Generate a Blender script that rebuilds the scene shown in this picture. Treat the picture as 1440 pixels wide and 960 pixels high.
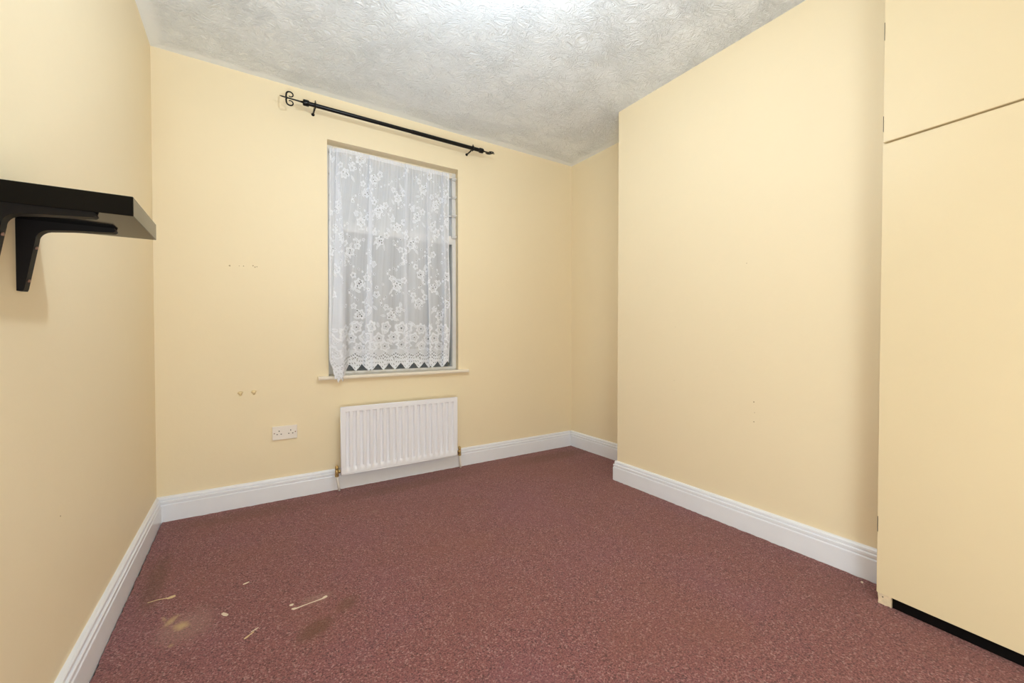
import bpy, bmesh, math, random
import numpy as np
from mathutils import Vector, Matrix

# ---------------------------------------------------------------- clear
for o in list(bpy.data.objects):
    bpy.data.objects.remove(o, do_unlink=True)
S = bpy.context.scene
COL = S.collection

# ---------------------------------------------------------------- camera, world, exposure
cd = bpy.data.cameras.new('camera')
cd.sensor_width = 36.0
cd.lens = 582.0 / 1440.0 * 36.0
cd.clip_start = 0.02
cam = bpy.data.objects.new('camera', cd)
cam.location = (0, 0, 1.03)
cam.rotation_euler = (math.radians(90 - 0.93), 0, math.radians(-32.66))
COL.objects.link(cam)
S.camera = cam

W = bpy.data.worlds.new('world')
S.world = W
W.use_nodes = True
W.node_tree.nodes['Background'].inputs[0].default_value = (0.93, 0.97, 1.0, 1)
W.node_tree.nodes['Background'].inputs[1].default_value = 0.075

S.view_settings.view_transform = 'Standard'
S.view_settings.look = 'None'
S.view_settings.gamma = 1.0
S.view_settings.use_curve_mapping = False
S.view_settings.exposure = 0.02
S.cycles.transparent_max_bounces = 14
S.cycles.max_bounces = 8
S.cycles.diffuse_bounces = 6

# added soft fill light without a seen source, well behind the viewer
fd = bpy.data.lights.new('rear_fill_light', 'POINT')
fd.energy = 80.0
fd.color = (0.78, 0.91, 1.0)
fd.shadow_soft_size = 0.41
rear_fill = bpy.data.objects.new('rear_fill_light', fd)
rear_fill.location = (0.0, -0.95, 0.6)
COL.objects.link(rear_fill)
# second added fill, an unseen spot near the floor that brightens the ceiling
cdl = bpy.data.lights.new('ceiling_fill_spot', 'SPOT')
cdl.energy = 85.0
cdl.color = (0.78, 0.91, 1.0)
cdl.spot_size = math.radians(80)
cdl.spot_blend = 1.0
cdl.shadow_soft_size = 0.12
ceiling_fill = bpy.data.objects.new('ceiling_fill_spot', cdl)
ceiling_fill.location = (0.0, -0.3, 0.4)
ceiling_fill.rotation_euler = (Vector((0.45, 1.7, 2.59)) - Vector((0.0, -0.3, 0.4))).to_track_quat('-Z', 'Y').to_euler()
COL.objects.link(ceiling_fill)

LAMP_POS = (0.73, 1.2, 2.25)
LAMP_STRENGTH = 530.0
LAMP_COLOR = (0.78, 0.91, 1.0)

# ---------------------------------------------------------------- room dimensions (metres)
XL, XR, XC = -0.425, 2.555, 2.21       # left wall, alcove wall, chimney breast face
YB, YC, YW, YR = 2.957, 2.06, 0.56, -1.5   # back wall, breast corner, breast end, rear wall
H = 2.59
WX0, WX1, WX1I = 0.455, 1.395, 1.415   # window opening
WZ0, WZ1 = 0.757, 2.313
WD = 0.085                              # reveal depth to frame
rng = random.Random(7)

# ---------------------------------------------------------------- materials
def new_mat(name):
    m = bpy.data.materials.new(name)
    m.use_nodes = True
    nt = m.node_tree
    return m, nt, nt.nodes['Principled BSDF']

def N(nt, kind, **kw):
    n = nt.nodes.new(kind)
    for k, v in kw.items():
        if k.startswith('i_'):
            n.inputs[k[2:].replace('_', ' ')].default_value = v
        else:
            setattr(n, k, v)
    return n

def L(nt, a, b):
    nt.links.new(a, b)

def math_node(nt, op, a, b=None, c=None, clamp=False):
    n = nt.nodes.new('ShaderNodeMath')
    n.operation = op
    n.use_clamp = clamp
    for i, v in enumerate((a, b, c)):
        if v is None:
            continue
        if isinstance(v, (int, float)):
            n.inputs[i].default_value = v
        else:
            nt.links.new(v, n.inputs[i])
    return n.outputs[0]

def mix_col(nt, fac, a, b, blend='MIX'):
    n = nt.nodes.new('ShaderNodeMix')
    n.data_type = 'RGBA'
    n.blend_type = blend
    for sock, v in ((n.inputs[0], fac), (n.inputs[6], a), (n.inputs[7], b)):
        if isinstance(v, (int, float)):
            sock.default_value = v
        elif isinstance(v, tuple):
            sock.default_value = v if len(v) == 4 else (*v, 1)
        else:
            nt.links.new(v, sock)
    return n.outputs[2]

def coords(nt):
    g = nt.nodes.new('ShaderNodeNewGeometry')
    return g.outputs['Position']

def noise(nt, vec, scale, detail=4, rough=0.55, dist=0.0):
    n = nt.nodes.new('ShaderNodeTexNoise')
    n.inputs['Scale'].default_value = scale
    n.inputs['Detail'].default_value = detail
    n.inputs['Roughness'].default_value = rough
    n.inputs['Distortion'].default_value = dist
    nt.links.new(vec, n.inputs['Vector'])
    return n.outputs['Fac']

def ramp(nt, fac, p0, p1, c0=(0, 0, 0, 1), c1=(1, 1, 1, 1)):
    r = nt.nodes.new('ShaderNodeValToRGB')
    r.color_ramp.elements[0].position = p0
    r.color_ramp.elements[1].position = p1
    r.color_ramp.elements[0].color = c0
    r.color_ramp.elements[1].color = c1
    nt.links.new(fac, r.inputs[0])
    return r.outputs[0]

def bump(nt, height, strength, dist, target):
    b = nt.nodes.new('ShaderNodeBump')
    if isinstance(strength, (int, float)):
        b.inputs['Strength'].default_value = strength
    else:
        nt.links.new(strength, b.inputs['Strength'])
    b.inputs['Distance'].default_value = dist
    nt.links.new(height, b.inputs['Height'])
    nt.links.new(b.outputs[0], target.inputs['Normal'])

def simple_mat(name, col, rough=0.5, metal=0.0, var=0.06, scale=30.0, bump_s=0.0, coat=0.0, spec=0.5):
    m, nt, p = new_mat(name)
    pos = coords(nt)
    f = noise(nt, pos, scale, 3)
    dark = tuple(c * (1 - var) for c in col)
    light = tuple(min(1.0, c * (1 + var)) for c in col)
    L(nt, mix_col(nt, f, dark, light), p.inputs['Base Color'])
    p.inputs['Roughness'].default_value = rough
    p.inputs['Metallic'].default_value = metal
    p.inputs['Coat Weight'].default_value = coat
    p.inputs['Specular IOR Level'].default_value = spec
    if bump_s:
        bump(nt, f, bump_s, 0.002, p)
    return m

def wall_paint(name, col, rough=0.55, bump_s=0.25):
    m, nt, p = new_mat(name)
    pos = coords(nt)
    big = noise(nt, pos, 1.6, 4, 0.6)
    fine = noise(nt, pos, 160, 2)
    mid = noise(nt, pos, 14, 5, 0.6)
    c = mix_col(nt, big, tuple(x * 0.975 for x in col), tuple(min(1, x * 1.02) for x in col))
    c = mix_col(nt, math_node(nt, 'MULTIPLY', mid, 0.12), c, tuple(x * 0.86 for x in col))
    L(nt, c, p.inputs['Base Color'])
    p.inputs['Roughness'].default_value = rough
    p.inputs['Specular IOR Level'].default_value = 0.3
    hgt = math_node(nt, 'ADD', math_node(nt, 'MULTIPLY', mid, 1.0), math_node(nt, 'MULTIPLY', fine, 0.12))
    bump(nt, hgt, bump_s, 0.004, p)
    return m

CREAM = (0.87, 0.747, 0.528)
M = {}
M['wall'] = wall_paint('cream_wall_paint', CREAM)
M['wardrobe'] = wall_paint('cream_wardrobe_paint', (0.77, 0.645, 0.425), 0.45, 0.08)
M['white_gloss'] = simple_mat('white_gloss_paint', (0.83, 0.85, 0.92), 0.3, var=0.03, scale=12)
M['white_frame'] = simple_mat('white_frame_paint', (0.78, 0.76, 0.74), 0.4, var=0.05, scale=25)
M['radiator'] = simple_mat('radiator_enamel', (0.86, 0.865, 0.93), 0.3, var=0.02, scale=8)
M['pipe'] = simple_mat('pipe_paint', (0.82, 0.80, 0.77), 0.35, var=0.04)
M['brass'] = simple_mat('aged_brass', (0.50, 0.36, 0.15), 0.35, metal=0.9, var=0.4, scale=160)
M['black_metal'] = simple_mat('black_iron', (0.003, 0.0027, 0.0027), 0.28, var=0.3, scale=60, spec=0.3)
M['bracket'] = simple_mat('black_brown_bracket', (0.005, 0.0035, 0.003), 0.5, var=0.3, scale=60, spec=0.12)
M['shelf'] = simple_mat('black_brown_laminate', (0.0025, 0.002, 0.0018), 0.12, var=0.25, scale=20, spec=0.13)
M['plastic'] = simple_mat('cream_plastic', (0.84, 0.78, 0.72), 0.35, var=0.02)
M['dark_hole'] = simple_mat('dark_recess', (0.03, 0.022, 0.016), 0.8)
M['gap_shade'] = simple_mat('black_gap_shade', (0.004, 0.003, 0.003), 0.9, spec=0.1)
M['screw'] = simple_mat('rusty_screw', (0.30, 0.16, 0.11), 0.45, metal=0.6, var=0.3, scale=200)
M['filler'] = simple_mat('painted_filler', (0.80, 0.64, 0.38), 0.6, bump_s=0.4, scale=120)
M['mark'] = simple_mat('wall_scuff_and_shade', (0.42, 0.31, 0.17), 0.8, var=0.3, scale=200)
M['raw_wood'] = simple_mat('raw_chipped_wood', (0.74, 0.60, 0.42), 0.7, var=0.25, scale=70, bump_s=0.5)
M['scrap'] = simple_mat('dried_paint_scrap', (0.72, 0.60, 0.47), 0.7, var=0.2, scale=150)
M['scrap_yellow'] = simple_mat('wood_splinter', (0.66, 0.50, 0.28), 0.7, var=0.2, scale=150)
M['subfloor'] = simple_mat('dusty_underfloor', (0.035, 0.02, 0.014), 0.9, var=0.4, scale=40)
M['alu'] = simple_mat('white_louvre_metal', (0.74, 0.73, 0.73), 0.4, var=0.05)
M['cord'] = simple_mat('white_flex', (0.8, 0.8, 0.8), 0.5)
M['sill'] = simple_mat('cream_sill_gloss', (0.84, 0.77, 0.66), 0.35, var=0.04, scale=15)

# textured plaster ceiling
def ceiling_mat():
    m, nt, p = new_mat('textured_plaster_ceiling')
    pos = coords(nt)
    p.inputs['Base Color'].default_value = (0.87, 0.92, 0.985, 1)
    p.inputs['Roughness'].default_value = 0.55
    p.inputs['Specular IOR Level'].default_value = 0.35
    warp = N(nt, 'ShaderNodeTexNoise')
    warp.inputs['Scale'].default_value = 6.0
    warp.inputs['Detail'].default_value = 2
    L(nt, pos, warp.inputs['Vector'])
    v = N(nt, 'ShaderNodeVectorMath', operation='MULTIPLY_ADD')
    L(nt, warp.outputs['Color'], v.inputs[0])
    v.inputs[1].default_value = (0.16, 0.16, 0)
    L(nt, pos, v.inputs[2])
    mp = N(nt, 'ShaderNodeMapping')
    mp.inputs['Scale'].default_value = (1.0, 1.7, 1.0)
    mp.inputs['Rotation'].default_value = (0, 0, 0.5)
    L(nt, v.outputs[0], mp.inputs['Vector'])
    a = noise(nt, mp.outputs[0], 27, 6, 0.62, 0.8)
    ridge = math_node(nt, 'ABSOLUTE', math_node(nt, 'SUBTRACT', a, 0.5))
    ridge = math_node(nt, 'SUBTRACT', 1.0, math_node(nt, 'MULTIPLY', ridge, 5.0), clamp=True)
    b = noise(nt, v.outputs[0], 85, 4, 0.6, 0.4)
    patch = noise(nt, pos, 4.0, 3)
    patch = ramp(nt, patch, 0.38, 0.66)
    h = math_node(nt, 'ADD', math_node(nt, 'MULTIPLY', ridge, math_node(nt, 'MULTIPLY_ADD', patch, 0.55, 0.30)),
                  math_node(nt, 'MULTIPLY', b, 0.55))
    h = math_node(nt, 'ADD', h, math_node(nt, 'MULTIPLY', a, 0.6))
    sx = N(nt, 'ShaderNodeSeparateXYZ')
    L(nt, pos, sx.inputs[0])
    dl = math_node(nt, 'SUBTRACT', sx.outputs[0], XL)
    db = math_node(nt, 'SUBTRACT', YB, sx.outputs[1])
    dr = math_node(nt, 'SUBTRACT', XR, sx.outputs[0])
    d = math_node(nt, 'MINIMUM', math_node(nt, 'MINIMUM', dl, db), dr)
    d = math_node(nt, 'ADD', d, math_node(nt, 'MULTIPLY', math_node(nt, 'SUBTRACT', patch, 0.5), 0.03))
    edge = math_node(nt, 'MULTIPLY', math_node(nt, 'SUBTRACT', d, 0.03), 25.0, clamp=True)
    st = math_node(nt, 'MULTIPLY_ADD', edge, 0.62, 0.10)
    bump(nt, h, st, 0.014, p)
    return m
M['ceiling'] = ceiling_mat()

# carpet: maroon speckled pile with worn patches and stains
def carpet_mat():
    m, nt, p = new_mat('maroon_carpet')
    pos = coords(nt)
    p.inputs['Roughness'].default_value = 0.95
    p.inputs['Specular IOR Level'].default_value = 0.1
    p.inputs['Sheen Weight'].default_value = 0.15
    p.inputs['Sheen Roughness'].default_value = 0.6
    f1 = noise(nt, pos, 190, 2, 0.75)
    f2 = noise(nt, pos, 420, 2, 0.6)
    vo = N(nt, 'ShaderNodeTexVoronoi')
    vo.inputs['Scale'].default_value = 200
    L(nt, pos, vo.inputs['Vector'])
    cell = N(nt, 'ShaderNodeSeparateColor')
    L(nt, vo.outputs['Color'], cell.inputs[0])
    base = mix_col(nt, ramp(nt, f1, 0.34, 0.68), (0.10, 0.030, 0.032), (0.40, 0.155, 0.155))
    lightf = math_node(nt, 'MULTIPLY', ramp(nt, cell.outputs[0], 0.80, 0.97), 0.42)
    base = mix_col(nt, lightf, base, (0.62, 0.40, 0.38))
    darkf = math_node(nt, 'MULTIPLY', ramp(nt, cell.outputs[1], 0.74, 0.95), 0.65)
    base = mix_col(nt, darkf, base, (0.045, 0.017, 0.018))
    # broad hue drift: purple-ish to rust
    big = noise(nt, pos, 1.7, 4, 0.6)
    base = mix_col(nt, math_node(nt, 'MULTIPLY', ramp(nt, big, 0.45, 0.72), 0.45), base, (0.25, 0.092, 0.065))
    base = mix_col(nt, math_node(nt, 'MULTIPLY', ramp(nt, big, 0.30, 0.48, (1, 1, 1, 1), (0, 0, 0, 1)), 0.4), base, (0.24, 0.090, 0.115))
    sep = N(nt, 'ShaderNodeSeparateXYZ')
    L(nt, pos, sep.inputs[0])
    wob = noise(nt, pos, 9, 4, 0.65)
    wobf = noise(nt, pos, 60, 3, 0.65)

    def blob(cx, cy, rx, ry, ang=0.0, soft=0.6):
        dx = math_node(nt, 'SUBTRACT', sep.outputs[0], cx)
        dy = math_node(nt, 'SUBTRACT', sep.outputs[1], cy)
        ca, sa = math.cos(ang), math.sin(ang)
        u = math_node(nt, 'ADD', math_node(nt, 'MULTIPLY', dx, ca / rx), math_node(nt, 'MULTIPLY', dy, sa / rx))
        w = math_node(nt, 'ADD', math_node(nt, 'MULTIPLY', dx, -sa / ry), math_node(nt, 'MULTIPLY', dy, ca / ry))
        r = math_node(nt, 'SQRT', math_node(nt, 'ADD', math_node(nt, 'MULTIPLY', u, u), math_node(nt, 'MULTIPLY', w, w)))
        r = math_node(nt, 'ADD', r, math_node(nt, 'MULTIPLY', math_node(nt, 'SUBTRACT', wobf, 0.5), 0.9))
        r = math_node(nt, 'ADD', r, math_node(nt, 'MULTIPLY', math_node(nt, 'SUBTRACT', wob, 0.5), 0.8))
        return math_node(nt, 'DIVIDE', math_node(nt, 'SUBTRACT', 1.0, r), soft, clamp=True)
    # brown stain
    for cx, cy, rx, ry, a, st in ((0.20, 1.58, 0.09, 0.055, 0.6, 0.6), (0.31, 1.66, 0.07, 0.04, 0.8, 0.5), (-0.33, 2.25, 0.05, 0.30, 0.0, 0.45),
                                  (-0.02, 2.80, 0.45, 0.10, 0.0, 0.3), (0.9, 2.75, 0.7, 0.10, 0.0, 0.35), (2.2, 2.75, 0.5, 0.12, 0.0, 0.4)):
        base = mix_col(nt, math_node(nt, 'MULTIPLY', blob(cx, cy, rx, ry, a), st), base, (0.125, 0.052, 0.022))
    # pale dusty halo
    for cx, cy, rx, ry, a, st in ((0.22, 1.76, 0.07, 0.035, 0.1, 0.30), (-0.19, 1.84, 0.11, 0.13, 0.0, 0.28), (0.62, 2.45, 0.03, 0.025, 0.0, 0.2)):
        base = mix_col(nt, math_node(nt, 'MULTIPLY', blob(cx, cy, rx, ry, a), st), base, (0.42, 0.27, 0.22))
    # glue spots
    for cx, cy, rx, ry, a, st in ((-0.238, 1.905, 0.018, 0.042, -0.5, 0.75), (-0.203, 1.852, 0.028, 0.033, 0.4, 0.85), (-0.221, 1.752, 0.010, 0.014, 0, 0.5),
                                  (-0.262, 1.93, 0.008, 0.03, 0.3, 0.4)):
        base = mix_col(nt, math_node(nt, 'MULTIPLY', blob(cx, cy, rx, ry, a, 0.8), st), base, (0.55, 0.38, 0.19))
    L(nt, base, p.inputs['Base Color'])
    h = math_node(nt, 'ADD', math_node(nt, 'MULTIPLY', f1, 0.6), math_node(nt, 'MULTIPLY', f2, 0.4))
    bump(nt, h, 0.75, 0.006, p)
    return m
M['carpet'] = carpet_mat()

def glass_mat():
    m = bpy.data.materials.new('window_glass')
    m.use_nodes = True
    nt = m.node_tree
    nt.nodes.remove(nt.nodes['Principled BSDF'])
    out = nt.nodes['Material Output']
    t = N(nt, 'ShaderNodeBsdfTransparent')
    t.inputs[0].default_value = (0.93, 0.96, 0.96, 1)
    g = N(nt, 'ShaderNodeBsdfGlossy')
    g.inputs['Roughness'].default_value = 0.03
    fr = N(nt, 'ShaderNodeFresnel')
    fr.inputs[0].default_value = 1.45
    mx = N(nt, 'ShaderNodeMixShader')
    L(nt, fr.outputs[0], mx.inputs[0])
    L(nt, t.outputs[0], mx.inputs[1])
    L(nt, g.outputs[0], mx.inputs[2])
    L(nt, mx.outputs[0], out.inputs[0])
    return m
M['glass'] = glass_mat()

def frosted_mat():
    m = bpy.data.materials.new('ribbed_obscure_glass')
    m.use_nodes = True
    nt = m.node_tree
    nt.nodes.remove(nt.nodes['Principled BSDF'])
    out = nt.nodes['Material Output']
    t = N(nt, 'ShaderNodeBsdfTransparent')
    t.inputs[0].default_value = (0.9, 0.93, 0.94, 1)
    d = N(nt, 'ShaderNodeBsdfDiffuse')
    d.inputs[0].default_value = (0.78, 0.80, 0.82, 1)
    g = N(nt, 'ShaderNodeBsdfGlossy')
    g.inputs['Roughness'].default_value = 0.15
    mx = N(nt, 'ShaderNodeMixShader')
    mx.inputs[0].default_value = 0.42
    L(nt, t.outputs[0], mx.inputs[1])
    L(nt, d.outputs[0], mx.inputs[2])
    m2 = N(nt, 'ShaderNodeMixShader')
    m2.inputs[0].default_value = 0.08
    L(nt, mx.outputs[0], m2.inputs[1])
    L(nt, g.outputs[0], m2.inputs[2])
    L(nt, m2.outputs[0], out.inputs[0])
    return m
M['obscure'] = frosted_mat()

def lace_mat():
    m = bpy.data.materials.new('white_lace')
    m.use_nodes = True
    nt = m.node_tree
    nt.nodes.remove(nt.nodes['Principled BSDF'])
    out = nt.nodes['Material Output']
    at = N(nt, 'ShaderNodeAttribute')
    at.attribute_name = 'lace_density'
    t = N(nt, 'ShaderNodeBsdfTransparent')
    d = N(nt, 'ShaderNodeBsdfDiffuse')
    d.inputs[0].default_value = (0.86, 0.885, 0.96, 1)
    tl = N(nt, 'ShaderNodeBsdfTranslucent')
    tl.inputs[0].default_value = (0.86, 0.885, 0.96, 1)
    a = N(nt, 'ShaderNodeMixShader')
    a.inputs[0].default_value = 0.12
    L(nt, d.outputs[0], a.inputs[1])
    L(nt, tl.outputs[0], a.inputs[2])
    mx = N(nt, 'ShaderNodeMixShader')
    L(nt, at.outputs['Fac'], mx.inputs[0])
    L(nt, t.outputs[0], mx.inputs[1])
    L(nt, a.outputs[0], mx.inputs[2])
    L(nt, mx.outputs[0], out.inputs[0])
    return m
M['lace'] = lace_mat()

def bulb_mat():
    m, nt, p = new_mat('lit_lamp_bulb')
    p.inputs['Base Color'].default_value = (1, 1, 1, 1)
    p.inputs['Emission Color'].default_value = (*LAMP_COLOR, 1)
    p.inputs['Emission Strength'].default_value = LAMP_STRENGTH
    return m
M['bulb'] = bulb_mat()

# ---------------------------------------------------------------- mesh helpers
def link(name, bm, mat, parent=None, smooth=False):
    me = bpy.data.meshes.new(name)
    bm.normal_update()
    bmesh.ops.recalc_face_normals(bm, faces=bm.faces[:])
    bm.to_mesh(me)
    bm.free()
    me.materials.append(M[mat] if isinstance(mat, str) else mat)
    if smooth:
        for p in me.polygons:
            p.use_smooth = True
    o = bpy.data.objects.new(name, me)
    COL.objects.link(o)
    if parent is not None:
        o.parent = parent
        o.matrix_parent_inverse = parent_world(parent).inverted()
    return o

def parent_world(p):
    m = p.matrix_basis.copy()
    q = p.parent
    if q is not None:
        m = parent_world(q) @ p.matrix_parent_inverse @ m
    return m

def empty(name, loc, parent=None):
    o = bpy.data.objects.new(name, None)
    o.empty_display_size = 0.05
    COL.objects.link(o)
    o.location = loc
    return o

def tag(o, label, cat, group=None):
    o['label'] = label
    o['category'] = cat
    if group:
        o['group'] = group
    return o

def structure(o, label=None):
    o['kind'] = 'structure'
    if label:
        o['label'] = label
    return o

def add_box(bm, x0, x1, y0, y1, z0, z1, bevel=0.0, seg=2):
    r = bmesh.ops.create_cube(bm, size=1.0)
    vs = r['verts']
    for v in vs:
        v.co = Vector((x0 + (v.co.x + .5) * (x1 - x0), y0 + (v.co.y + .5) * (y1 - y0), z0 + (v.co.z + .5) * (z1 - z0)))
    if bevel:
        es = list({e for v in vs for e in v.link_edges})
        bmesh.ops.bevel(bm, geom=es, offset=bevel, segments=seg, affect='EDGES', profile=0.5)

def box(*a, **k):
    bm = bmesh.new()
    add_box(bm, *a, **k)
    return bm

def add_prism(bm, pts, vec):
    """closed polygon (list of 3-D points) extruded by vec"""
    vec = Vector(vec)
    a = [bm.verts.new(Vector(p)) for p in pts]
    b = [bm.verts.new(Vector(p) + vec) for p in pts]
    bm.faces.new(a)
    bm.faces.new(list(reversed(b)))
    n = len(pts)
    for i in range(n):
        bm.faces.new((a[i], b[i], b[(i + 1) % n], a[(i + 1) % n]))

def prism(pts, vec):
    bm = bmesh.new()
    add_prism(bm, pts, vec)
    return bm

def add_tube(bm, pts, rad, seg=12, cap=True):
    pts = [Vector(p) for p in pts]
    n = len(pts)
    rads = rad if isinstance(rad, (list, tuple)) else [rad] * n
    rings = []
    prev = None
    for i, p in enumerate(pts):
        t = (pts[min(i + 1, n - 1)] - pts[max(i - 1, 0)])
        if t.length < 1e-9:
            t = (pts[-1] - pts[0])
        t.normalize()
        if prev is None:
            u = t.orthogonal().normalized()
        else:
            u = (prev - t * prev.dot(t)).normalized()
        prev = u
        w = t.cross(u)
        rings.append([bm.verts.new(p + (u * math.cos(2 * math.pi * k / seg) + w * math.sin(2 * math.pi * k / seg)) * rads[i]) for k in range(seg)])
    for a, b in zip(rings[:-1], rings[1:]):
        for k in range(seg):
            bm.faces.new((a[k], a[(k + 1) % seg], b[(k + 1) % seg], b[k]))
    if cap:
        bm.faces.new(list(reversed(rings[0])))
        bm.faces.new(rings[-1])

def tube(pts, rad, seg=12):
    bm = bmesh.new()
    add_tube(bm, pts, rad, seg)
    return bm

def smooth_sharp(o, angle=40):
    for p in o.data.polygons:
        p.use_smooth = True
    bm = bmesh.new()
    bm.from_mesh(o.data)
    lim = math.radians(angle)
    for e in bm.edges:
        if len(e.link_faces) == 2:
            e.smooth = e.calc_face_angle(0) < lim
    bm.to_mesh(o.data)
    bm.free()
    return o

# ================================================================ STRUCTURE
# floor under the carpet
structure(link('floor', box(XL - .1, XR + .1, YR - .1, YB + .1, -0.06, -0.010), 'subfloor'), 'dark floor under the carpet edges')

# ceiling
structure(link('ceiling', box(XL - .15, XR + .15, YR - .15, YB + .25, H, H + .12), 'ceiling'), 'white textured plaster ceiling')

# back wall with window opening
bm = bmesh.new()
T = 0.25
add_box(bm, XL - .15, XR + .15, YB, YB + T, -0.06, WZ0 - 0.022)
add_box(bm, XL - .15, XR + .15, YB, YB + T, WZ1, H)
add_box(bm, XL - .15, WX0, YB, YB + T, WZ0 - 0.022, WZ1)
add_prism(bm, [(WX1, YB, WZ0 - .022), (WX1I, YB + WD, WZ0 - .022), (WX1I, YB + T, WZ0 - .022), (XR + .15, YB + T, WZ0 - .022), (XR + .15, YB, WZ0 - .022)], (0, 0, WZ1 - WZ0 + .022))
wall_back = structure(link('wall_back', bm, 'wall'), 'cream painted wall with the window')
wall_left = structure(link('wall_left', box(XL - .15, XL, YR - .15, YB, -0.06, H), 'wall'), 'cream painted wall with the black shelf')
structure(link('wall_right', box(XR, XR + .15, YR - .15, YB, -0.06, H), 'wall'), 'cream alcove wall right of the window')
bm = box(XC, XR, YW, YC, -0.06, H)
wall_chim = structure(link('wall_chimney_breast', bm, 'wall'), 'cream chimney breast standing forward of the alcove')
structure(link('wall_rear', box(XL - .15, XR + .15, YR - .15, YR, -0.06, H), 'wall'), 'cream wall behind the viewer')

# marks on the walls (small parts of the walls)
def wall_mark(parent, p, normal, r, mat, name, lump=0.0, stretch=1.0):
    bm = bmesh.new()
    n = Vector(normal)
    u = Vector((0, 0, 1))
    w = n.cross(u)
    c = Vector(p)
    ring, top = [], []
    K = 9
    ph = rng.random() * 6
    for k in range(K):
        a = 2 * math.pi * k / K
        rr = r * (1 + 0.25 * math.sin(3 * a + ph) + 0.12 * math.sin(5 * a + 2 * ph))
        off = u * math.sin(a) * rr * stretch + w * math.cos(a) * rr
        ring.append(bm.verts.new(c + off - n * 0.001))
        top.append(bm.verts.new(c + off * 0.6 + n * max(lump, 0.0006)))
    for k in range(K):
        bm.faces.new((ring[k], ring[(k + 1) % K], top[(k + 1) % K], top[k]))
    bm.faces.new(top)
    bm.faces.new(ring)
    return link(name, bm, mat, parent, smooth=lump > 0.002)

for x, z, r in ((-0.081, 1.437, 0.006), (-0.034, 1.440, 0.003), (-0.012, 1.441, 0.004), (0.036, 1.447, 0.005), (0.046, 1.440, 0.005), (0.056, 1.443, 0.004)):
    wall_mark(wall_back, (x, YB, z), (0, -1, 0), r, 'mark', 'screw_hole_and_shade')
for x, z in ((-0.035, 0.680), (0.034, 0.682)):
    wall_mark(wall_back, (x, YB, z), (0, -1, 0), 0.014, 'filler', 'filler_lump', 0.010)
    wall_mark(wall_back, (x + .001, YB, z - .012), (0, -1, 0), 0.0026, 'mark', 'screw_hole_and_shade')  # dark spot painted as the small shadow below each lump
for y, z, r, s in ((1.601, 0.750, 0.0025, 1), (1.595, 0.690, 0.002, 1), (1.125, 0.682, 0.004, 1.4), (1.121, 0.627, 0.0025, 1.2), (1.124, 0.579, 0.0035, 1.5), (1.168, 1.405, 0.003, 1), (1.595, 1.078, 0.0025, 1)):
    wall_mark(wall_chim, (XC, y, z), (-1, 0, 0), r, 'mark', 'scuff_mark', 0, s)
wall_mark(wall_left, (XL, 1.582, 0.544), (1, 0, 0), 0.003, 'mark', 'scuff_mark')

# skirting boards: profile (offset from wall, height)
PROF = [(0, -0.010), (0.022, -0.010), (0.022, 0.090), (0.0195, 0.0935), (0.0165, 0.0945), (0.0165, 0.0975), (0.0205, 0.0995), (0.0205, 0.1105), (0.0175, 0.1135), (0.0125, 0.1145), (0.0125, 0.1175), (0.0155, 0.1195), (0.0145, 0.128), (0.010, 0.134), (0, 0.136)]

def skirting(name, path, label, endcap=True):
    """path: list of (x, y) wall points; outward = right-hand side of travel, mitred"""
    bm = bmesh.new()
    P = [Vector((x, y)) for x, y in path]
    n = len(P)
    rows = []
    for i in range(n):
        ds = []
        if i > 0:
            ds.append((P[i] - P[i - 1]).normalized())
        if i < n - 1:
            ds.append((P[i + 1] - P[i]).normalized())
        ns = [Vector((d.y, -d.x)) for d in ds]
        if len(ns) == 2:
            m = (ns[0] + ns[1])
            m = m / m.dot(ns[0])
        else:
            m = ns[0]
        rows.append([bm.verts.new((P[i].x + m.x * t, P[i].y + m.y * t, z)) for t, z in PROF])
    K = len(PROF)
    for a, b in zip(rows[:-1], rows[1:]):
        for k in range(K):
            bm.faces.new((a[k], a[(k + 1) % K], b[(k + 1) % K], b[k]))
    if endcap:
        bm.faces.new(rows[0])
        bm.faces.new(list(reversed(rows[-1])))
    return structure(link(name, bm, 'white_gloss'), label)

SK = 0.022
skirting('baseboard_left', [(XL, YR + .001), (XL, YB - SK - .0005)], 'white moulded skirting board below the shelf wall')
skirting('baseboard_back', [(XL + .0005, YB), (XR - SK - .0005, YB)], 'white moulded skirting board below the window')
skirting('baseboard_right', [(XR, YB - .0005), (XR, YC + SK + .001)], 'short white skirting board in the alcove')
skirting('baseboard_chimney_breast', [(XR - .001, YC), (XC, YC), (XC, YW + .03)], 'white moulded skirting board round the chimney breast')

# ================================================================ CARPET
bm = bmesh.new()
def ragged(p0, p1, n, amp):
    out = []
    for i in range(n):
        t = i / n
        a = amp * (rng.random() ** 2)
        out.append((t, a))
    return out
outline = [(XL + SK, YR + .005), (2.45, YR + .005), (2.45, YW + .01), (XC - SK, YW + .01), (XC - SK, YC + SK), (XR - SK, YC + SK), (XR - SK, YB - SK), (XL + SK, YB - SK)]
pts = []
n = len(outline)
for i in range(n):
    a, b = Vector(outline[i]), Vector(outline[(i + 1) % n])
    d = (b - a)
    ln = d.length
    d.normalize()
    inn = Vector((-d.y, d.x))
    steps = max(2, int(ln / 0.018))
    for k in range(steps):
        j = 0.0015 + 0.006 * rng.random() ** 2
        if k == 0:
            j = 0.004
        q = a + d * (ln * k / steps) + inn * j
        pts.append((q.x, q.y, 0.0))
vs = [bm.verts.new(p) for p in pts]
f = bm.faces.new(vs)
r = bmesh.ops.extrude_face_region(bm, geom=[f])
for v in [g for g in r['geom'] if isinstance(g, bmesh.types.BMVert)]:
    v.co.z = -0.0095
bm.normal_update(); bmesh.ops.triangulate(bm, faces=[g for g in bm.faces if len(g.verts) > 4])
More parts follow.
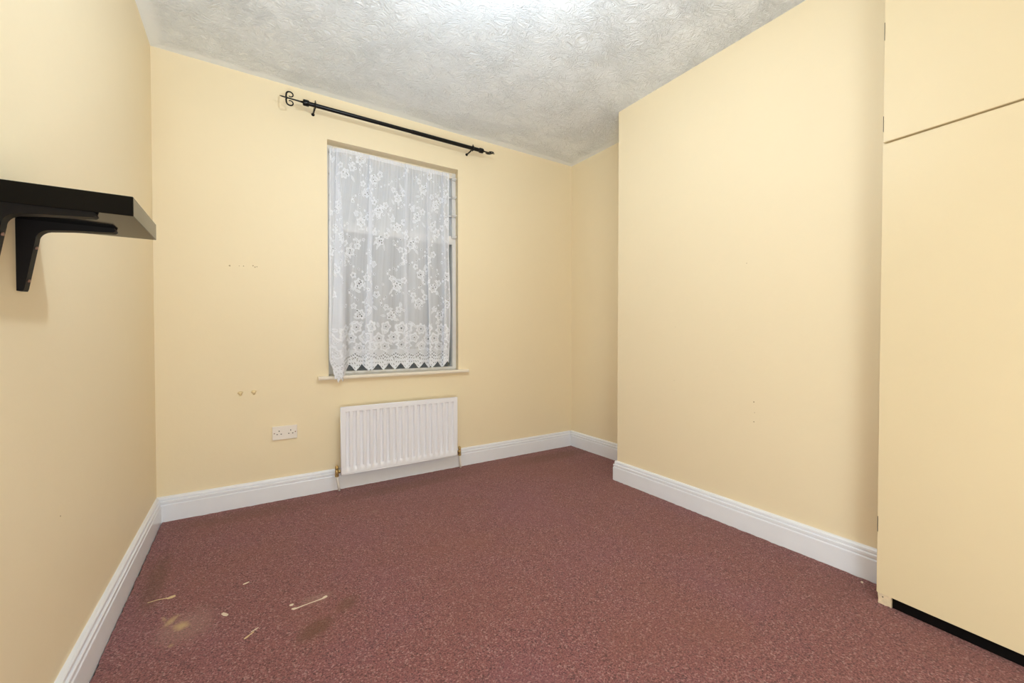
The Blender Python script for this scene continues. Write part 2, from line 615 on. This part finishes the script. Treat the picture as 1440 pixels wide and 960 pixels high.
carpet = link('carpet', bm, 'carpet')
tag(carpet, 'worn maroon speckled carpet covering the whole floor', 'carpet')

# ================================================================ WINDOW
FY = YB + WD                      # room-side plane of the frame
win = structure(empty('window_1', (0.93, FY, WZ0)), 'white window with louvred upper part behind the lace')
GX0, GX1 = 0.505, 1.385
link('jamb', box(WX0 - .002, GX0, FY, FY + .06, WZ0, WZ1, bevel=.003), 'white_frame', win)
link('jamb', box(GX1, WX1I + .002, FY, FY + .06, WZ0, WZ1, bevel=.003), 'white_frame', win)
link('head', box(GX0, GX1, FY - .002, FY + .06, 2.265, WZ1, bevel=.003), 'sill', win)
link('bottom_rail', box(GX0, GX1, FY, FY + .06, WZ0, WZ0 + .020, bevel=.003), 'white_frame', win)
tr = link('transom', box(GX0, GX1, FY - .006, FY + .06, 1.752, 1.812, bevel=.003), 'white_frame', win)
link('transom_bead', box(GX0, GX1, FY - .010, FY - .004, 1.744, 1.754, bevel=.002), 'white_frame', tr)
link('pane', box(GX0, GX1, FY + .035, FY + .039, WZ0 + .020, 1.752), 'glass', win)
link('sash_stile', box(GX0, GX0 + .012, FY + .012, FY + .034, WZ0 + .020, 1.752, bevel=.002), 'white_frame', win)
# louvre blades in the upper light
zj = [1.812, 1.975, 2.120, 2.265]
for i in range(3):
    z0, z1 = zj[i], zj[i + 1]
    bm = prism([(GX0, FY + .012, z0 - .006), (GX0, FY + .017, z0 - .006), (GX0, FY + .032, z1), (GX0, FY + .027, z1)], (GX1 - GX0, 0, 0))
    bl = link('louvre_blade', bm, 'obscure', win)
    link('blade_edge', box(GX0, GX1, FY + .006, FY + .012, z0 - .008, z0 + .003), 'alu', bl)
for x0, x1 in ((GX0 - .014, GX0 + .004), (GX1 - .004, GX1 + .016)):
    link('louvre_channel', box(x0, x1, FY - .006, FY + .03, 1.812, 2.265, bevel=.002), 'alu', win)
for z in (1.806, 1.975, 2.120, 2.262):
    for x0, x1 in ((GX0 - .030, GX0 + .014), (GX1 - .014, GX1 + .026)):
        bm = bmesh.new()
        add_box(bm, x0, x1, FY - .030, FY - .002, z - .005, z + .004, bevel=.0015)
        add_box(bm, x0 + .004, x1 - .004, FY - .022, FY - .002, z - .013, z - .004, bevel=.0015)
        link('louvre_clip', bm, 'alu', win)
# sill board
bm = bmesh.new()
add_prism(bm, [(WX0 - .067, YB - .036, WZ0 - .022), (WX1 + .080, YB - .036, WZ0 - .022), (WX1 + .080, YB + .001, WZ0 - .022), (WX1 + .001, YB + .001, WZ0 - .022),
               (WX1I, FY + .02, WZ0 - .022), (WX0, FY + .02, WZ0 - .022), (WX0, YB + .001, WZ0 - .022), (WX0 - .067, YB + .001, WZ0 - .022)], (0, 0, .022))
bmesh.ops.bevel(bm, geom=[e for e in bm.edges if all(v.co.y < YB - .03 for v in e.verts)], offset=.006, segments=3, affect='EDGES')
link('window_sill', bm, 'sill', win)

# ================================================================ LACE CURTAIN
def lace_density(s, z, rs):
    """s: position along the fabric (m), z: height above its hem line (m); returns density 0..1"""
    D = np.full(s.shape, 0.65)
    n1 = np.convolve(rs.randn(900), np.hanning(7) / 3.0, 'same')
    D += 0.055 * np.interp(s, np.linspace(0, 1.6, 900), n1) * (0.5 + 0.5 * np.clip(z / 1.2, 0, 1))  # vertical streaks put into the density as pleat shading
    D += 0.05 * np.sin(s * 900) * np.sin(z * 800)
    D += 0.06 * (np.sin(s * 37 + 1.3 * np.sin(z * 2.3)) * 0.5)

    def region(cx, cz, r):
        return (np.abs(s - cx) < r) & (np.abs(z - cz) < r)

    def flower(cx, cz, r, petals, ph, hole=0.13, dens=0.97):
        m = region(cx, cz, r * 1.1)
        if not m.any():
            return
        dx, dz = s[m] - cx, z[m] - cz
        rr = np.hypot(dx, dz) / r
        th = np.arctan2(dz, dx) + ph
        edge = 0.86 + 0.14 * np.cos(petals * th)
        d = D[m]
        ins = rr < edge
        d[ins] = dens
        d[ins & (np.abs(rr - 0.52 * edge) < 0.09)] = 0.74
        d[ins & (rr < 0.30) & (rr > 0.2)] = 0.75
        d[rr < hole] = 0.08
        D[m] = d

    def leaf(cx, cz, ln, wd, ang, dens=0.93):
        m = region(cx, cz, ln)
        if not m.any():
            return
        dx, dz = s[m] - cx, z[m] - cz
        u = (dx * math.cos(ang) + dz * math.sin(ang)) / ln
        w = (-dx * math.sin(ang) + dz * math.cos(ang)) / wd
        d = D[m]
        ins = (np.abs(u) < 1) & (np.abs(w) < (1 - u * u))
        d[ins] = np.maximum(d[ins], dens)
        d[ins & (np.abs(w) < 0.14)] = 0.66
        D[m] = d

    def dot(cx, cz, r, hole=True):
        m = region(cx, cz, r * 2.2)
        if not m.any():
            return
        rr = np.hypot(s[m] - cx, z[m] - cz) / r
        d = D[m]
        d[rr < 2.0] = 0.95
        if hole:
            d[rr < 0.9] = 0.02
        D[m] = d

    smax = s.max()
    # wandering sprays of blossom up the cloth
    k = 0
    c = -0.05
    while c < smax + 0.1:
        zz = 0.40 + 0.10 * (k % 2)
        j = 0
        while zz < 1.52:
            cx = c + 0.055 * math.sin(zz * 9 + k * 1.7)
            flower(cx, zz, 0.040, 6, rs.rand() * 6)
            flower(cx + 0.055, zz + 0.045, 0.027, 5, rs.rand() * 6)
            flower(cx - 0.045, zz + 0.055, 0.024, 5, rs.rand() * 6)
            for q in range(5):
                leaf(cx + rs.uniform(-.07, .07), zz + rs.uniform(-.06, .09), rs.uniform(.020, .034), rs.uniform(.007, .011), rs.rand() * 3.1)
            for q in range(9):
                a = q / 8
                dot(cx - 0.02 + 0.07 * math.sin(a * 4 + k) + rs.uniform(-.012, .012), zz + 0.07 + a * 0.12, 0.0042, hole=(q % 2 == 0))
            for q in range(3):
                dot(cx + rs.uniform(-.02, .03), zz + rs.uniform(-.02, .03), 0.0052)
            zz += 0.215
            j += 1
        c += 0.215
        k += 1
    # small buds between
    for q in range(60):
        flower(rs.uniform(0, smax), rs.uniform(0.36, 1.5), rs.uniform(.009, .014), 5, rs.rand() * 6, 0.2)
    # border of big roses
    for zz, off, r in ((0.305, 0.0, 0.050), (0.235, 0.055, 0.048), (0.175, 0.0, 0.044)):
        c = off - 0.05
        while c < smax + 0.06:
            for q in range(3):
                leaf(c + rs.uniform(-.05, .05), zz + rs.uniform(-.035, .035), rs.uniform(.025, .038), rs.uniform(.009, .013), rs.rand() * 3.1)
            flower(c + rs.uniform(-.012, .012), zz + rs.uniform(-.012, .012), r * rs.uniform(.82, 1.05), rs.randint(5, 8), rs.rand() * 6)
            c += 0.112
    # diamond lattice with eyelets
    m = (z < 0.150) & (z > 0.075)
    u = (s / 0.085)
    tri = np.abs((u % 1.0) - 0.5) * 2
    top = 0.085 + 0.055 * (1 - tri)
    inside = m & (z < top)
    D[inside] = 0.60
    gx, gz = (s + z) / 0.027, (s - z) / 0.027
    lat = (np.abs(gx % 1 - .5) > 0.36) | (np.abs(gz % 1 - .5) > 0.36)
    D[inside & lat] = 0.95
    ey = np.hypot((gx % 1) - .5, (gz % 1) - .5) < 0.17
    D[inside & ey] = 0.03
    D[m & ~inside] = np.maximum(D[m & ~inside], 0.80)
    # dense pointed hem with eyelets
    m = z <= 0.075
    D[m] = 0.93
    gx, gz = (s + z) / 0.034, (s - z) / 0.034
    ey = (np.hypot((gx % 1) - .5, (gz % 1) - .5) < 0.16)
    D[m & ey] = 0.05
    return D

def build_curtain():
    rs = np.random.RandomState(11)
    ZT = 2.288
    NC, NR = 440, 430
    FABH = 1.525
    ts = np.linspace(0, 1, NC)
    X = np.zeros((NR, NC)); Y = np.zeros((NR, NC)); Z = np.zeros((NR, NC))
    Sfab = 1.46
    # z-folds: (centre, width at top, width at bottom)
    folds = [(0.524, 0.024, 0.112), (0.735, 0.022, 0.066), (1.000, 0.026, 0.032), (1.175, 0.018, 0.034), (1.300, 0.016, 0.040)]
    ker = np.hanning(9); ker /= ker.sum()
    for j in range(NR):
        v = j / (NR - 1)
        vb = min(1.0, v * 1.25) ** 1.2
        x_start = 0.474 - 0.012 * vb
        x_end = 1.347 - 0.012 * math.sin(v * 7) * v - 0.004
        kx, ky = [x_start], [0.0]
        for i, (c, wt, wb) in enumerate(folds):
            w = wt + (wb - wt) * vb
            w *= 1 + 0.12 * math.sin(v * 5 + i * 2)
            c2 = c + 0.008 * math.sin(v * 4 + i * 1.3)
            kx += [c2 + w / 2, c2 - w / 2]
            ky += [0.003, -0.004]
        kx.append(x_end); ky.append(0.0)
        kx, ky = np.array(kx), np.array(ky)
        seg = np.hypot(np.diff(kx), np.diff(ky) * 1.0)
        al = np.concatenate([[0], np.cumsum(seg)]); al /= al[-1]
        x = np.interp(ts, al, kx)
        y = np.interp(ts, al, ky)
        xp = np.pad(x, 4, mode='edge'); yp = np.pad(y, 4, mode='edge')
        x = np.convolve(xp, ker, 'valid'); y = np.convolve(yp, ker, 'valid')
        s = ts * Sfab
        wave = 0.007 * (0.25 + 0.75 * vb) * (np.sin(s * 34 + 0.6 * math.sin(v * 3)) + 0.5 * np.sin(s * 71 + 1 + v))
        gather = 0.0022 * math.exp(-v * 26) * np.sin(s * 520) + 0.0016 * math.exp(-v * 7) * np.sin(s * 210 + 0.7)
        # lower left corner of the cloth is pulled out of the reveal and hangs over the sill
        u = np.clip((0.60 - x) / 0.075, 0, 1); u = u * u * (3 - 2 * u)
        q = np.clip((v - 0.15) / 0.75, 0, 1); q = q * q * (3 - 2 * q)
        bulge = -0.104 * u * q
        x = x - 0.014 * np.clip((0.53 - x) / 0.07, 0, 1) * q
        pt = np.clip((v - 0.93) / 0.07, 0, 1) ** 1.4 * np.clip((0.60 - x) / 0.05, 0, 1)
        x = x + pt * (0.515 - x) * 0.42
        X[j] = x
        Y[j] = YB + 0.048 + y + wave + gather + bulge
        tri = np.abs(((s / 0.085) % 1.0) - 0.5) * 2          # 0 at point .. 1 at notch
        zig = 0.012 * np.clip((x - .52) / .06, 0, 1) + 0.050 * tri * np.clip((v - 0.90) / 0.10, 0, 1)
        drop = FABH + 0.050 * np.clip((0.585 - x) / 0.05, 0, 1) * np.clip((x - 0.455) / 0.05, 0.3, 1) * v
        sag = -0.006 * math.sin(math.pi * 0.5) * np.sin(np.pi * np.clip((x - .47) / .87, 0, 1)) * (1 - v)
        Z[j] = ZT - 0.012 * (x - .47) / .87 * (1 - v) + sag - v * drop + zig
    sg = np.tile(ts * Sfab, (NR, 1))
    zg = np.tile((1 - np.linspace(0, 1, NR))[:, None] * FABH, (1, NC))
    D = lace_density(sg, zg, rs)
    # heading tape: dense ruffle
    top = zg > FABH - 0.028
    D[top] = 0.86 + 0.1 * np.sin(sg[top] * 520)
    # selvedges
    D[:, :5] = np.maximum(D[:, :5], 0.85)
    D[:, -5:] = np.maximum(D[:, -5:], 0.85)
    D = np.clip(D, 0.0, 0.97)
    verts = np.stack([X, Y, Z], -1).reshape(-1, 3).astype(np.float32)
    idx = np.arange(NR * NC).reshape(NR, NC)
    quads = np.stack([idx[:-1, :-1], idx[1:, :-1], idx[1:, 1:], idx[:-1, 1:]], -1).reshape(-1, 4)
    me = bpy.data.meshes.new('lace_curtain')
    me.vertices.add(len(verts))
    me.vertices.foreach_set('co', verts.ravel())
    me.loops.add(quads.size)
    me.loops.foreach_set('vertex_index', quads.ravel().astype(np.int32))
    me.polygons.add(len(quads))
    me.polygons.foreach_set('loop_start', (np.arange(len(quads)) * 4).astype(np.int32))
    me.polygons.foreach_set('use_smooth', np.ones(len(quads), dtype=bool))
    me.update(calc_edges=True)
    at = me.attributes.new('lace_density', 'FLOAT', 'POINT')
    at.data.foreach_set('value', D.ravel().astype(np.float32))
    me.materials.append(M['lace'])
    me.validate()
    o = bpy.data.objects.new('lace_curtain', me)
    COL.objects.link(o)
    return o
curtain = build_curtain()
tag(curtain, 'white floral lace net curtain hanging in the window', 'curtain')
link('curtain_wire', tube([(WX0 + .002, YB + .050, 2.283), (0.9, YB + .050, 2.270), (WX1 + .004, YB + .050, 2.268)], 0.0025, 8), 'alu', curtain)
for x, z in ((WX0 + .008, 2.283), (WX1 - .002, 2.269)):
    link('wire_hook', tube([(x, YB + .050, z), (x, YB + .065, z + .002), (x, FY + .002, z + .004)], 0.003, 8), 'alu', curtain)

# ================================================================ CURTAIN POLE
RY, RZ = YB - 0.106, 2.457
pole = tag(empty('curtain_pole', (0.93, YB, RZ)), 'black iron curtain pole with scroll finials above the window', 'curtain pole')
PX0, PX1 = 0.303, 1.560
smooth_sharp(link('pole', tube([(PX0, RY, RZ), (1.02, RY, RZ)], 0.0125, 20), 'black_metal', pole))
smooth_sharp(link('pole_sleeve', tube([(0.99, RY, RZ), (PX1, RY, RZ)], 0.0140, 20), 'black_metal', pole))

def scroll_pts(sgn, updown, plane):
    """C-scroll leaving the shaft and curling back; plane 'z' = vertical, 'y' = horizontal"""
    out = []
    for k in range(26):
        t = k / 25
        a = math.pi * (1.05 - 1.75 * t) if True else 0
        r = 0.021 * (1 - 0.42 * t)
        cx, cz = 0.006, 0.024
        x = cx + r * math.cos(a)
        zz = cz + r * math.sin(a) * 0.9
        if k == 0:
            out.append((-0.012, 0.0))
            out.append((-0.016, 0.010))
        out.append((x, zz))
    res = []
    for x, zz in out:
        w = zz * updown
        res.append((x, w))
    return res

def finial(x_end, dirx, plane):
    f = link('finial', box(0, 0.0001, 0, 0.0001, 0, 0.0001), 'black_metal', pole)
    bpy.data.objects.remove(f, do_unlink=True)
    bm = bmesh.new()
    ln = 0.125 if dirx < 0 else 0.105
    add_tube(bm, [(x_end, RY, RZ), (x_end + dirx * .02, RY, RZ), (x_end + dirx * ln * .55, RY, RZ + .001), (x_end + dirx * ln * .9, RY, RZ + .002), (x_end + dirx * ln, RY, RZ + .003)],
             [0.006, 0.0045, 0.0042, 0.0038, 0.0015], 10)
    fo = link('finial', bm, 'black_metal', pole, smooth=True)
    cx = x_end + dirx * ln * 0.60
    for ud in (1, -1):
        pts = []
        for px, w in scroll_pts(1, ud, plane):
            if plane == 'z':
                pts.append((cx - dirx * px, RY, RZ + w))
            else:
                pts.append((cx - dirx * px, RY + w, RZ + 0.2 * w))
        n = len(pts)
        link('scroll', tube(pts, [0.0048 - 0.002 * i / n for i in range(n)], 10), 'black_metal', fo, smooth=True)
    # collar where the finial enters the pole
    bm = bmesh.new()
    add_tube(bm, [(x_end - dirx * .034, RY, RZ), (x_end - dirx * .030, RY, RZ), (x_end - dirx * .006, RY, RZ), (x_end, RY, RZ)], [0.016, 0.0185, 0.0185, 0.016], 20)
    smooth_sharp(link('collar', bm, 'black_metal', pole))
finial(PX0, -1, 'z')
finial(PX1, 1, 'y')
for bx in (0.372, 1.470):
    bm = bmesh.new()
    ring = [(bx, RY + .0175 * math.cos(a), RZ + .0175 * math.sin(a)) for a in [2 * math.pi * k / 18 for k in range(19)]]
    add_tube(bm, ring, 0.0045, 8, cap=False)
    add_tube(bm, [(bx, RY + .016, RZ - .004), (bx, RY + .045, RZ - .010), (bx, YB - .004, RZ - .010)], 0.0055, 10)
    br = link('bracket', bm, 'black_metal', pole, smooth=True)
    bm = bmesh.new()
    add_tube(bm, [(bx, YB - .007, RZ - .010), (bx, YB - .004, RZ - .010), (bx, YB + .0002, RZ - .010)], [.007, .010, .010], 16)
    link('wall_plate', bm, 'black_metal', br)
    link('grub_screw', tube([(bx, RY - .004, RZ + .016), (bx, RY - .005, RZ + .027)], 0.003, 8), 'black_metal', br)

# ================================================================ SHELF
SX, SY0, SY1, SZ0, SZ1 = -0.203, 1.194, 1.462, 1.285, 1.327
shelf = tag(empty('wall_shelf', (XL, 1.33, SZ0)), 'thick black-brown wall shelf on two brackets', 'shelf')
bd = link('board', box(XL, SX, SY0, SY1, SZ0, SZ1, bevel=.0012, seg=1), 'shelf', shelf)
def shelf_bracket(y, w):
    z = SZ0
    prof = [(0, 0), (.160, 0), (.162, -.006), (.158, -.0105)]
    prof += [(.085, -.0155), (.062, -.018)]
    for k in range(8):
        a = k / 7 * math.pi / 2
        prof.append((.054 - .024 * math.sin(a), -.043 + .024 * math.cos(a) - .0))
    prof += [(.0255, -.070), (.012, -.152), (.010, -.158), (0, -.158)]
    pts = [(XL + px, y - w / 2, z + pz) for px, pz in prof]
    bm = bmesh.new()
    add_prism(bm, pts, (0, w, 0))
    bm.normal_update(); bmesh.ops.triangulate(bm, faces=[f for f in bm.faces if len(f.verts) > 4])
    b = smooth_sharp(link('bracket', bm, 'bracket', shelf), 35)
    # flange edge strip along the inner curve
    for zz, xx in ((-.060, .027), (-.135, .0145)):
        link('screw', tube([(XL + xx - .003, y, z + zz), (XL + xx + .003, y, z + zz + .0004)], 0.0035, 10), 'screw', b)
    return b
shelf_bracket(1.366, 0.024)
shelf_bracket(1.212, 0.024)

# ================================================================ RADIATOR
RX0, RX1, RZ0, RZ1, RYF = 0.513, 1.339, 0.108, 0.560, YB - 0.098
rad = tag(empty('radiator', (0.926, YB, RZ0)), 'white panel radiator on the wall below the window', 'radiator')
def radiator_panel():
    nch = 18
    side = 0.018
    pitch = (RX1 - RX0 - 2 * side) / nch
    xs, fx = [RX0], [0]
    for i in range(nch):
        c = RX0 + side + (i + .5) * pitch
        for dx, d in ((-.30, 0), (-.17, 1), (.17, 1), (.30, 0)):
            xs.append(c + dx * pitch); fx.append(d)
    xs.append(RX1); fx.append(0)
    zs = [(RZ0 + .012, 0), (RZ0 + .036, 0), (RZ0 + .050, .9), (RZ0 + .054, 1), (RZ1 - .040, 1), (RZ1 - .037, .9), (RZ1 - .034, 0), (RZ1 - .004, 0)]
    bm = bmesh.new()
    g = []
    for z, fz in zs:
        g.append([bm.verts.new((x, RYF + 0.0115 * min(a, fz), z)) for x, a in zip(xs, fx)])
    for j in range(len(zs) - 1):
        for i in range(len(xs) - 1):
            bm.faces.new((g[j][i], g[j][i + 1], g[j + 1][i + 1], g[j + 1][i]))
    # closing rim and back
    border = g[0] + [g[j][-1] for j in range(1, len(zs))] + list(reversed(g[-1][:-1])) + [g[j][0] for j in range(len(zs) - 2, 0, -1)]
    back = [bm.verts.new((v.co.x, RYF + 0.018, v.co.z)) for v in border]
    n = len(border)
    for i in range(n):
        bm.faces.new((border[i], border[(i + 1) % n], back[(i + 1) % n], back[i]))
    bm.faces.new(back)
    return bm
smooth_sharp(link('panel', radiator_panel(), 'radiator', rad), 60)
link('top_rim', tube([(RX0, RYF + .006, RZ1 - .006), (RX1, RYF + .006, RZ1 - .006)], 0.006, 10), 'radiator', rad, smooth=True)
link('bottom_rim', tube([(RX0, RYF + .006, RZ0 + .006), (RX1, RYF + .006, RZ0 + .006)], 0.0065, 10), 'radiator', rad, smooth=True)
for x in (RX0, RX1):
    link('side_rim', tube([(x, RYF + .006, RZ0 + .004), (x, RYF + .006, RZ1 - .004)], 0.005, 10), 'radiator', rad, smooth=True)
bm = bmesh.new()
x = RX0 + .05
while x < RX1 - .05:
    add_box(bm, x, x + .012, RYF + .018, RYF + .045, RZ0 + .06, RZ1 - .06)
    x += 0.0459
link('convector_fins', bm, 'radiator', rad)
for x in (RX0 + .14, RX1 - .14):
    link('hanging_bracket', box(x - .012, x + .012, RYF + .0185, YB, RZ0 + .10, RZ1 - .10), 'radiator', rad)
def valve(xv, sgn, foot):
    yv = RYF + .016
    zv = 0.136
    bm = bmesh.new()
    add_tube(bm, [(xv, yv, zv - .024), (xv, yv, zv - .010), (xv, yv, zv + .010), (xv, yv, zv + .016)], [.010, .011, .011, .008], 12)
    add_tube(bm, [(xv, yv, zv), (xv + sgn * .022, yv, zv)], [.008, .008], 10)
    vb = smooth_sharp(link('valve', bm, 'brass', rad))
    link('union_nut', tube([(xv + sgn * .009, yv, zv), (xv + sgn * .020, yv, zv)], .0125, 6), 'brass', vb)
    link('compression_nut', tube([(xv, yv, zv - .030), (xv, yv, zv - .016)], .0125, 6), 'brass', vb)
    bm = bmesh.new()
    add_tube(bm, [(xv, yv, zv + .014), (xv, yv, zv + .018), (xv, yv, zv + .036), (xv, yv, zv + .041)], [.0095, .0110, .0095, .006], 14)
    smooth_sharp(link('valve_cap', bm, 'brass', vb))
    fx, fy = foot
    p0 = Vector((xv, yv, zv - .028)); p1 = Vector((fx, fy, .004))
    link('pipe', tube([p0, p0.lerp(p1, .3), p0.lerp(p1, .7), p1], 0.0078, 14), 'pipe', rad, smooth=True)
valve(0.487, 1, (0.505, 2.895))
valve(1.366, -1, (1.385, 2.900))

# ================================================================ SOCKET
sk = tag(empty('power_socket', (0.197, YB, 0.417)), 'cream plastic double wall socket left of the radiator', 'socket')
sx0, sx1, sz0, sz1 = 0.128, 0.266, 0.375, 0.459
pl = link('faceplate', box(sx0, sx1, YB - .011, YB, sz0, sz1, bevel=.003, seg=3), 'plastic', sk)
for cx in (0.165, 0.229):
    z = 0.419
    bm = bmesh.new()
    add_box(bm, cx - .0022, cx + .0022, YB - .0114, YB - .009, z + .006, z + .0145)
    link('earth_slot', bm, 'dark_hole', pl)
    for dx in (-.011, .011):
        link('pin_slot', box(cx + dx - .0036, cx + dx + .0036, YB - .0114, YB - .009, z - .0115, z - .0070), 'dark_hole', pl)
for cx in (sx0 + .011, sx1 - .011):
    link('screw', tube([(cx, YB - .0118, 0.417), (cx, YB - .009, 0.417)], 0.0034, 12), 'screw', pl)

# ================================================================ WARDROBE
WA = Vector((2.035, 0.572)); WB = Vector((2.010, 0.209))
wd = (WB - WA).normalized()                     # runs towards the viewer
wn = Vector((wd.y, -wd.x)); wn = wn if wn.x < 0 else -wn   # outward, into the room
LW = (YR - WA.y) / wd.y                         # length to the rear wall
ward = tag(empty('fitted_wardrobe', (WA.x, WA.y, 0)), 'cream painted fitted wardrobe beside the chimney breast', 'wardrobe')

def slab(t0, t1, d0, d1, z0, z1, z0b=None, bevel=0.0):
    """panel along the wardrobe front: t along, d depth behind the front face, z0b = lower edge at t1"""
    z0b = z0 if z0b is None else z0b
    bm = bmesh.new()
    vs = []
    for t, zl in ((t0, z0), (t1, z0b)):
        for d in (d0, d1):
            p = WA + wd * t - wn * d
            vs.append([bm.verts.new((p.x, p.y, zl)), bm.verts.new((p.x, p.y, z1))])
    a, b, c, d_ = vs
    for q in ((a[0], a[1], c[1], c[0]), (b[0], d_[0], d_[1], b[1]), (a[0], b[0], b[1], a[1]), (c[0], c[1], d_[1], d_[0]), (a[1], b[1], d_[1], c[1]), (a[0], c[0], d_[0], b[0])):
        bm.faces.new(q)
    if bevel:
        bmesh.ops.bevel(bm, geom=bm.edges[:], offset=bevel, segments=2, affect='EDGES')
    return bm
ZD = 0.041
D1 = 0.62
link('door', slab(0, D1, 0, .018, ZD, 1.7485, bevel=.0012), 'wardrobe', ward)
link('door', slab(D1 + .003, LW - .003, 0, .018, ZD, 1.7485, bevel=.0012), 'wardrobe', ward)
link('upper_panel', slab(0.001, LW - .003, -.0005, .018, 1.7565, H - .002, 1.7485, bevel=.0012), 'wardrobe', ward)
link('side_panel', slab(0, .018, .0185, .180, ZD + .004, H - .002), 'wardrobe', ward)
link('cross_rail', slab(.019, LW - .004, .0188, .040, 1.72, 1.79), 'wardrobe', ward)
link('base_board', slab(.019, LW - .004, .019, .40, ZD + .004, ZD + .020), 'subfloor', ward)
link('gap_shade_strip', slab(.046, LW - .004, .010, .017, 0.0005, ZD - .0008), 'gap_shade', ward)  # near-black strip filling the gap, stands in for the shade under the doors
# chipped wooden foot at the corner
bm = bmesh.new()
fp = []
prof = [(0.003, 0.0405), (0.0445, 0.0405), (0.0425, 0.028), (0.0445, 0.020), (0.0430, 0.010), (0.0445, 0.001), (0.036, 0.003), (0.028, 0.0005), (0.014, 0.001), (0.0045, 0.0005), (0.0055, 0.018)]
for t, z in prof:
    p = WA + wd * t - wn * .002
    fp.append((p.x, p.y, z))
dv = -wn * .035
add_prism(bm, fp, (dv.x, dv.y, 0))
bm.normal_update(); bmesh.ops.triangulate(bm, faces=[f for f in bm.faces if len(f.verts) > 4])
ft = link('foot_block', bm, 'raw_wood', ward)
p = WA + wd * .019 - wn * .002
link('nail_hole', tube([(p.x, p.y, .030), (p.x + wn.x * .0008, p.y + wn.y * .0008, .030)], .0022, 8), 'dark_hole', ft)
# open slits in the seam down the wardrobe's edge
for z0, z1 in ((2.139, 2.205), (1.797, 1.855), (0.275, 0.334)):
    link('seam_slit', slab(0.0006, 0.0024, -.0009, .004, z0, z1), 'dark_hole', ward)

# ================================================================ SCRAPS ON THE CARPET
def streak(name, pts, widths, label, mat='scrap', thick=0.0016):
    """thin flake lying on the carpet following pts"""
    bm = bmesh.new()
    P = [Vector(p) for p in pts]
    n = len(P)
    lo, hi = [], []
    for i, p in enumerate(P):
        d = (P[min(i + 1, n - 1)] - P[max(i - 1, 0)]).normalized()
        s = Vector((-d.y, d.x))
        w = widths[i] * (1 + 0.2 * (rng.random() - .5))
        lo.append((bm.verts.new((p.x + s.x * w, p.y + s.y * w, 0.0003)), bm.verts.new((p.x - s.x * w, p.y - s.y * w, 0.0003))))
        hi.append((bm.verts.new((p.x + s.x * w * .7, p.y + s.y * w * .7, thick)), bm.verts.new((p.x - s.x * w * .7, p.y - s.y * w * .7, thick))))
    for i in range(n - 1):
        bm.faces.new((hi[i][0], hi[i][1], hi[i + 1][1], hi[i + 1][0]))
        bm.faces.new((lo[i][0], hi[i][0], hi[i + 1][0], lo[i + 1][0]))
        bm.faces.new((lo[i][1], lo[i + 1][1], hi[i + 1][1], hi[i][1]))
        bm.faces.new((lo[i][0], lo[i + 1][0], lo[i + 1][1], lo[i][1]))
    bm.faces.new((lo[0][0], lo[0][1], hi[0][1], hi[0][0]))
    bm.faces.new((lo[-1][0], hi[-1][0], hi[-1][1], lo[-1][1]))
    return tag(link(name, bm, mat), label, 'scrap', 'pale scraps on the carpet')
streak('paint_streak', [(0.133, 1.742), (0.142, 1.739), (0.150, 1.737), (0.185, 1.741), (0.215, 1.744), (0.238, 1.746), (0.250, 1.752), (0.257, 1.756)], [.003, .007, .0035, .0015, .0018, .003, .008, .005],
       'long pale paint streak with blobbed ends on the carpet')
streak('paint_fleck', [(0.128, 1.769), (0.135, 1.769), (0.142, 1.770)], [.004, .008, .004], 'small round paint fleck beside the long pale streak')
streak('wood_splinter', [(-0.330, 2.080), (-0.300, 2.083), (-0.275, 2.078), (-0.268, 2.074), (-0.258, 2.077), (-0.246, 2.080)], [.0010, .0014, .0018, .006, .010, .007], 'pale splinter with a thin tail nearest the left skirting', 'scrap_yellow')
streak('paint_chip', [(-0.084, 1.853), (-0.075, 1.838), (-0.068, 1.828)], [.006, .0075, .004], 'small stubby paint chip between splinter and long streak')
streak('wood_sliver', [(-0.016, 1.655), (-0.010, 1.660), (0.000, 1.668), (0.012, 1.678)], [.003, .004, .002, .002], 'thin yellowish sliver in front of the stubby chip', 'scrap_yellow')
streak('lint_thread', [(0.004, 1.682), (0.016, 1.688), (0.026, 1.694)], [.0015, .0025, .0012], 'short pale thread just beyond the yellowish sliver')
streak('paper_scrap', [(-0.022, 2.022), (-0.012, 2.026), (0.000, 2.030)], [.003, .005, .002], 'tiny white paper scrap alone on mid carpet')
streak('carpet_crumb', [(2.140, 0.646), (2.147, 0.651), (2.155, 0.652)], [.003, .005, .003], 'tiny white crumb by the skirting near the wardrobe')

# ================================================================ CEILING LAMP (just above the frame)
lamp = tag(empty('pendant_lamp', (LAMP_POS[0], LAMP_POS[1], H)), 'bare white bulb hanging from the ceiling', 'lamp')
lx, ly, lz = LAMP_POS
bm = bmesh.new()
add_tube(bm, [(lx, ly, H), (lx, ly, H - .012), (lx, ly, H - .024), (lx, ly, H - .028)], [.042, .040, .020, .008], 24)
smooth_sharp(link('ceiling_rose', bm, 'cord', lamp))
link('flex', tube([(lx, ly, H - .026), (lx, ly, lz + .085)], .0035, 10), 'cord', lamp, smooth=True)
bm = bmesh.new()
add_tube(bm, [(lx, ly, lz + .090), (lx, ly, lz + .080), (lx, ly, lz + .050), (lx, ly, lz + .042)], [.008, .016, .019, .019], 18)
smooth_sharp(link('lamp_holder', bm, 'cord', lamp))
bm = bmesh.new()
prof = [(.0135, .044), (.014, .034), (.020, .022), (.029, .010), (.034, -.004), (.034, -.018), (.028, -.033), (.016, -.044), (.004, -.048)]
add_tube(bm, [(lx, ly, lz + z) for r_, z in prof], [r_ for r_, z in prof], 24)
link('bulb', bm, 'bulb', lamp, smooth=True)
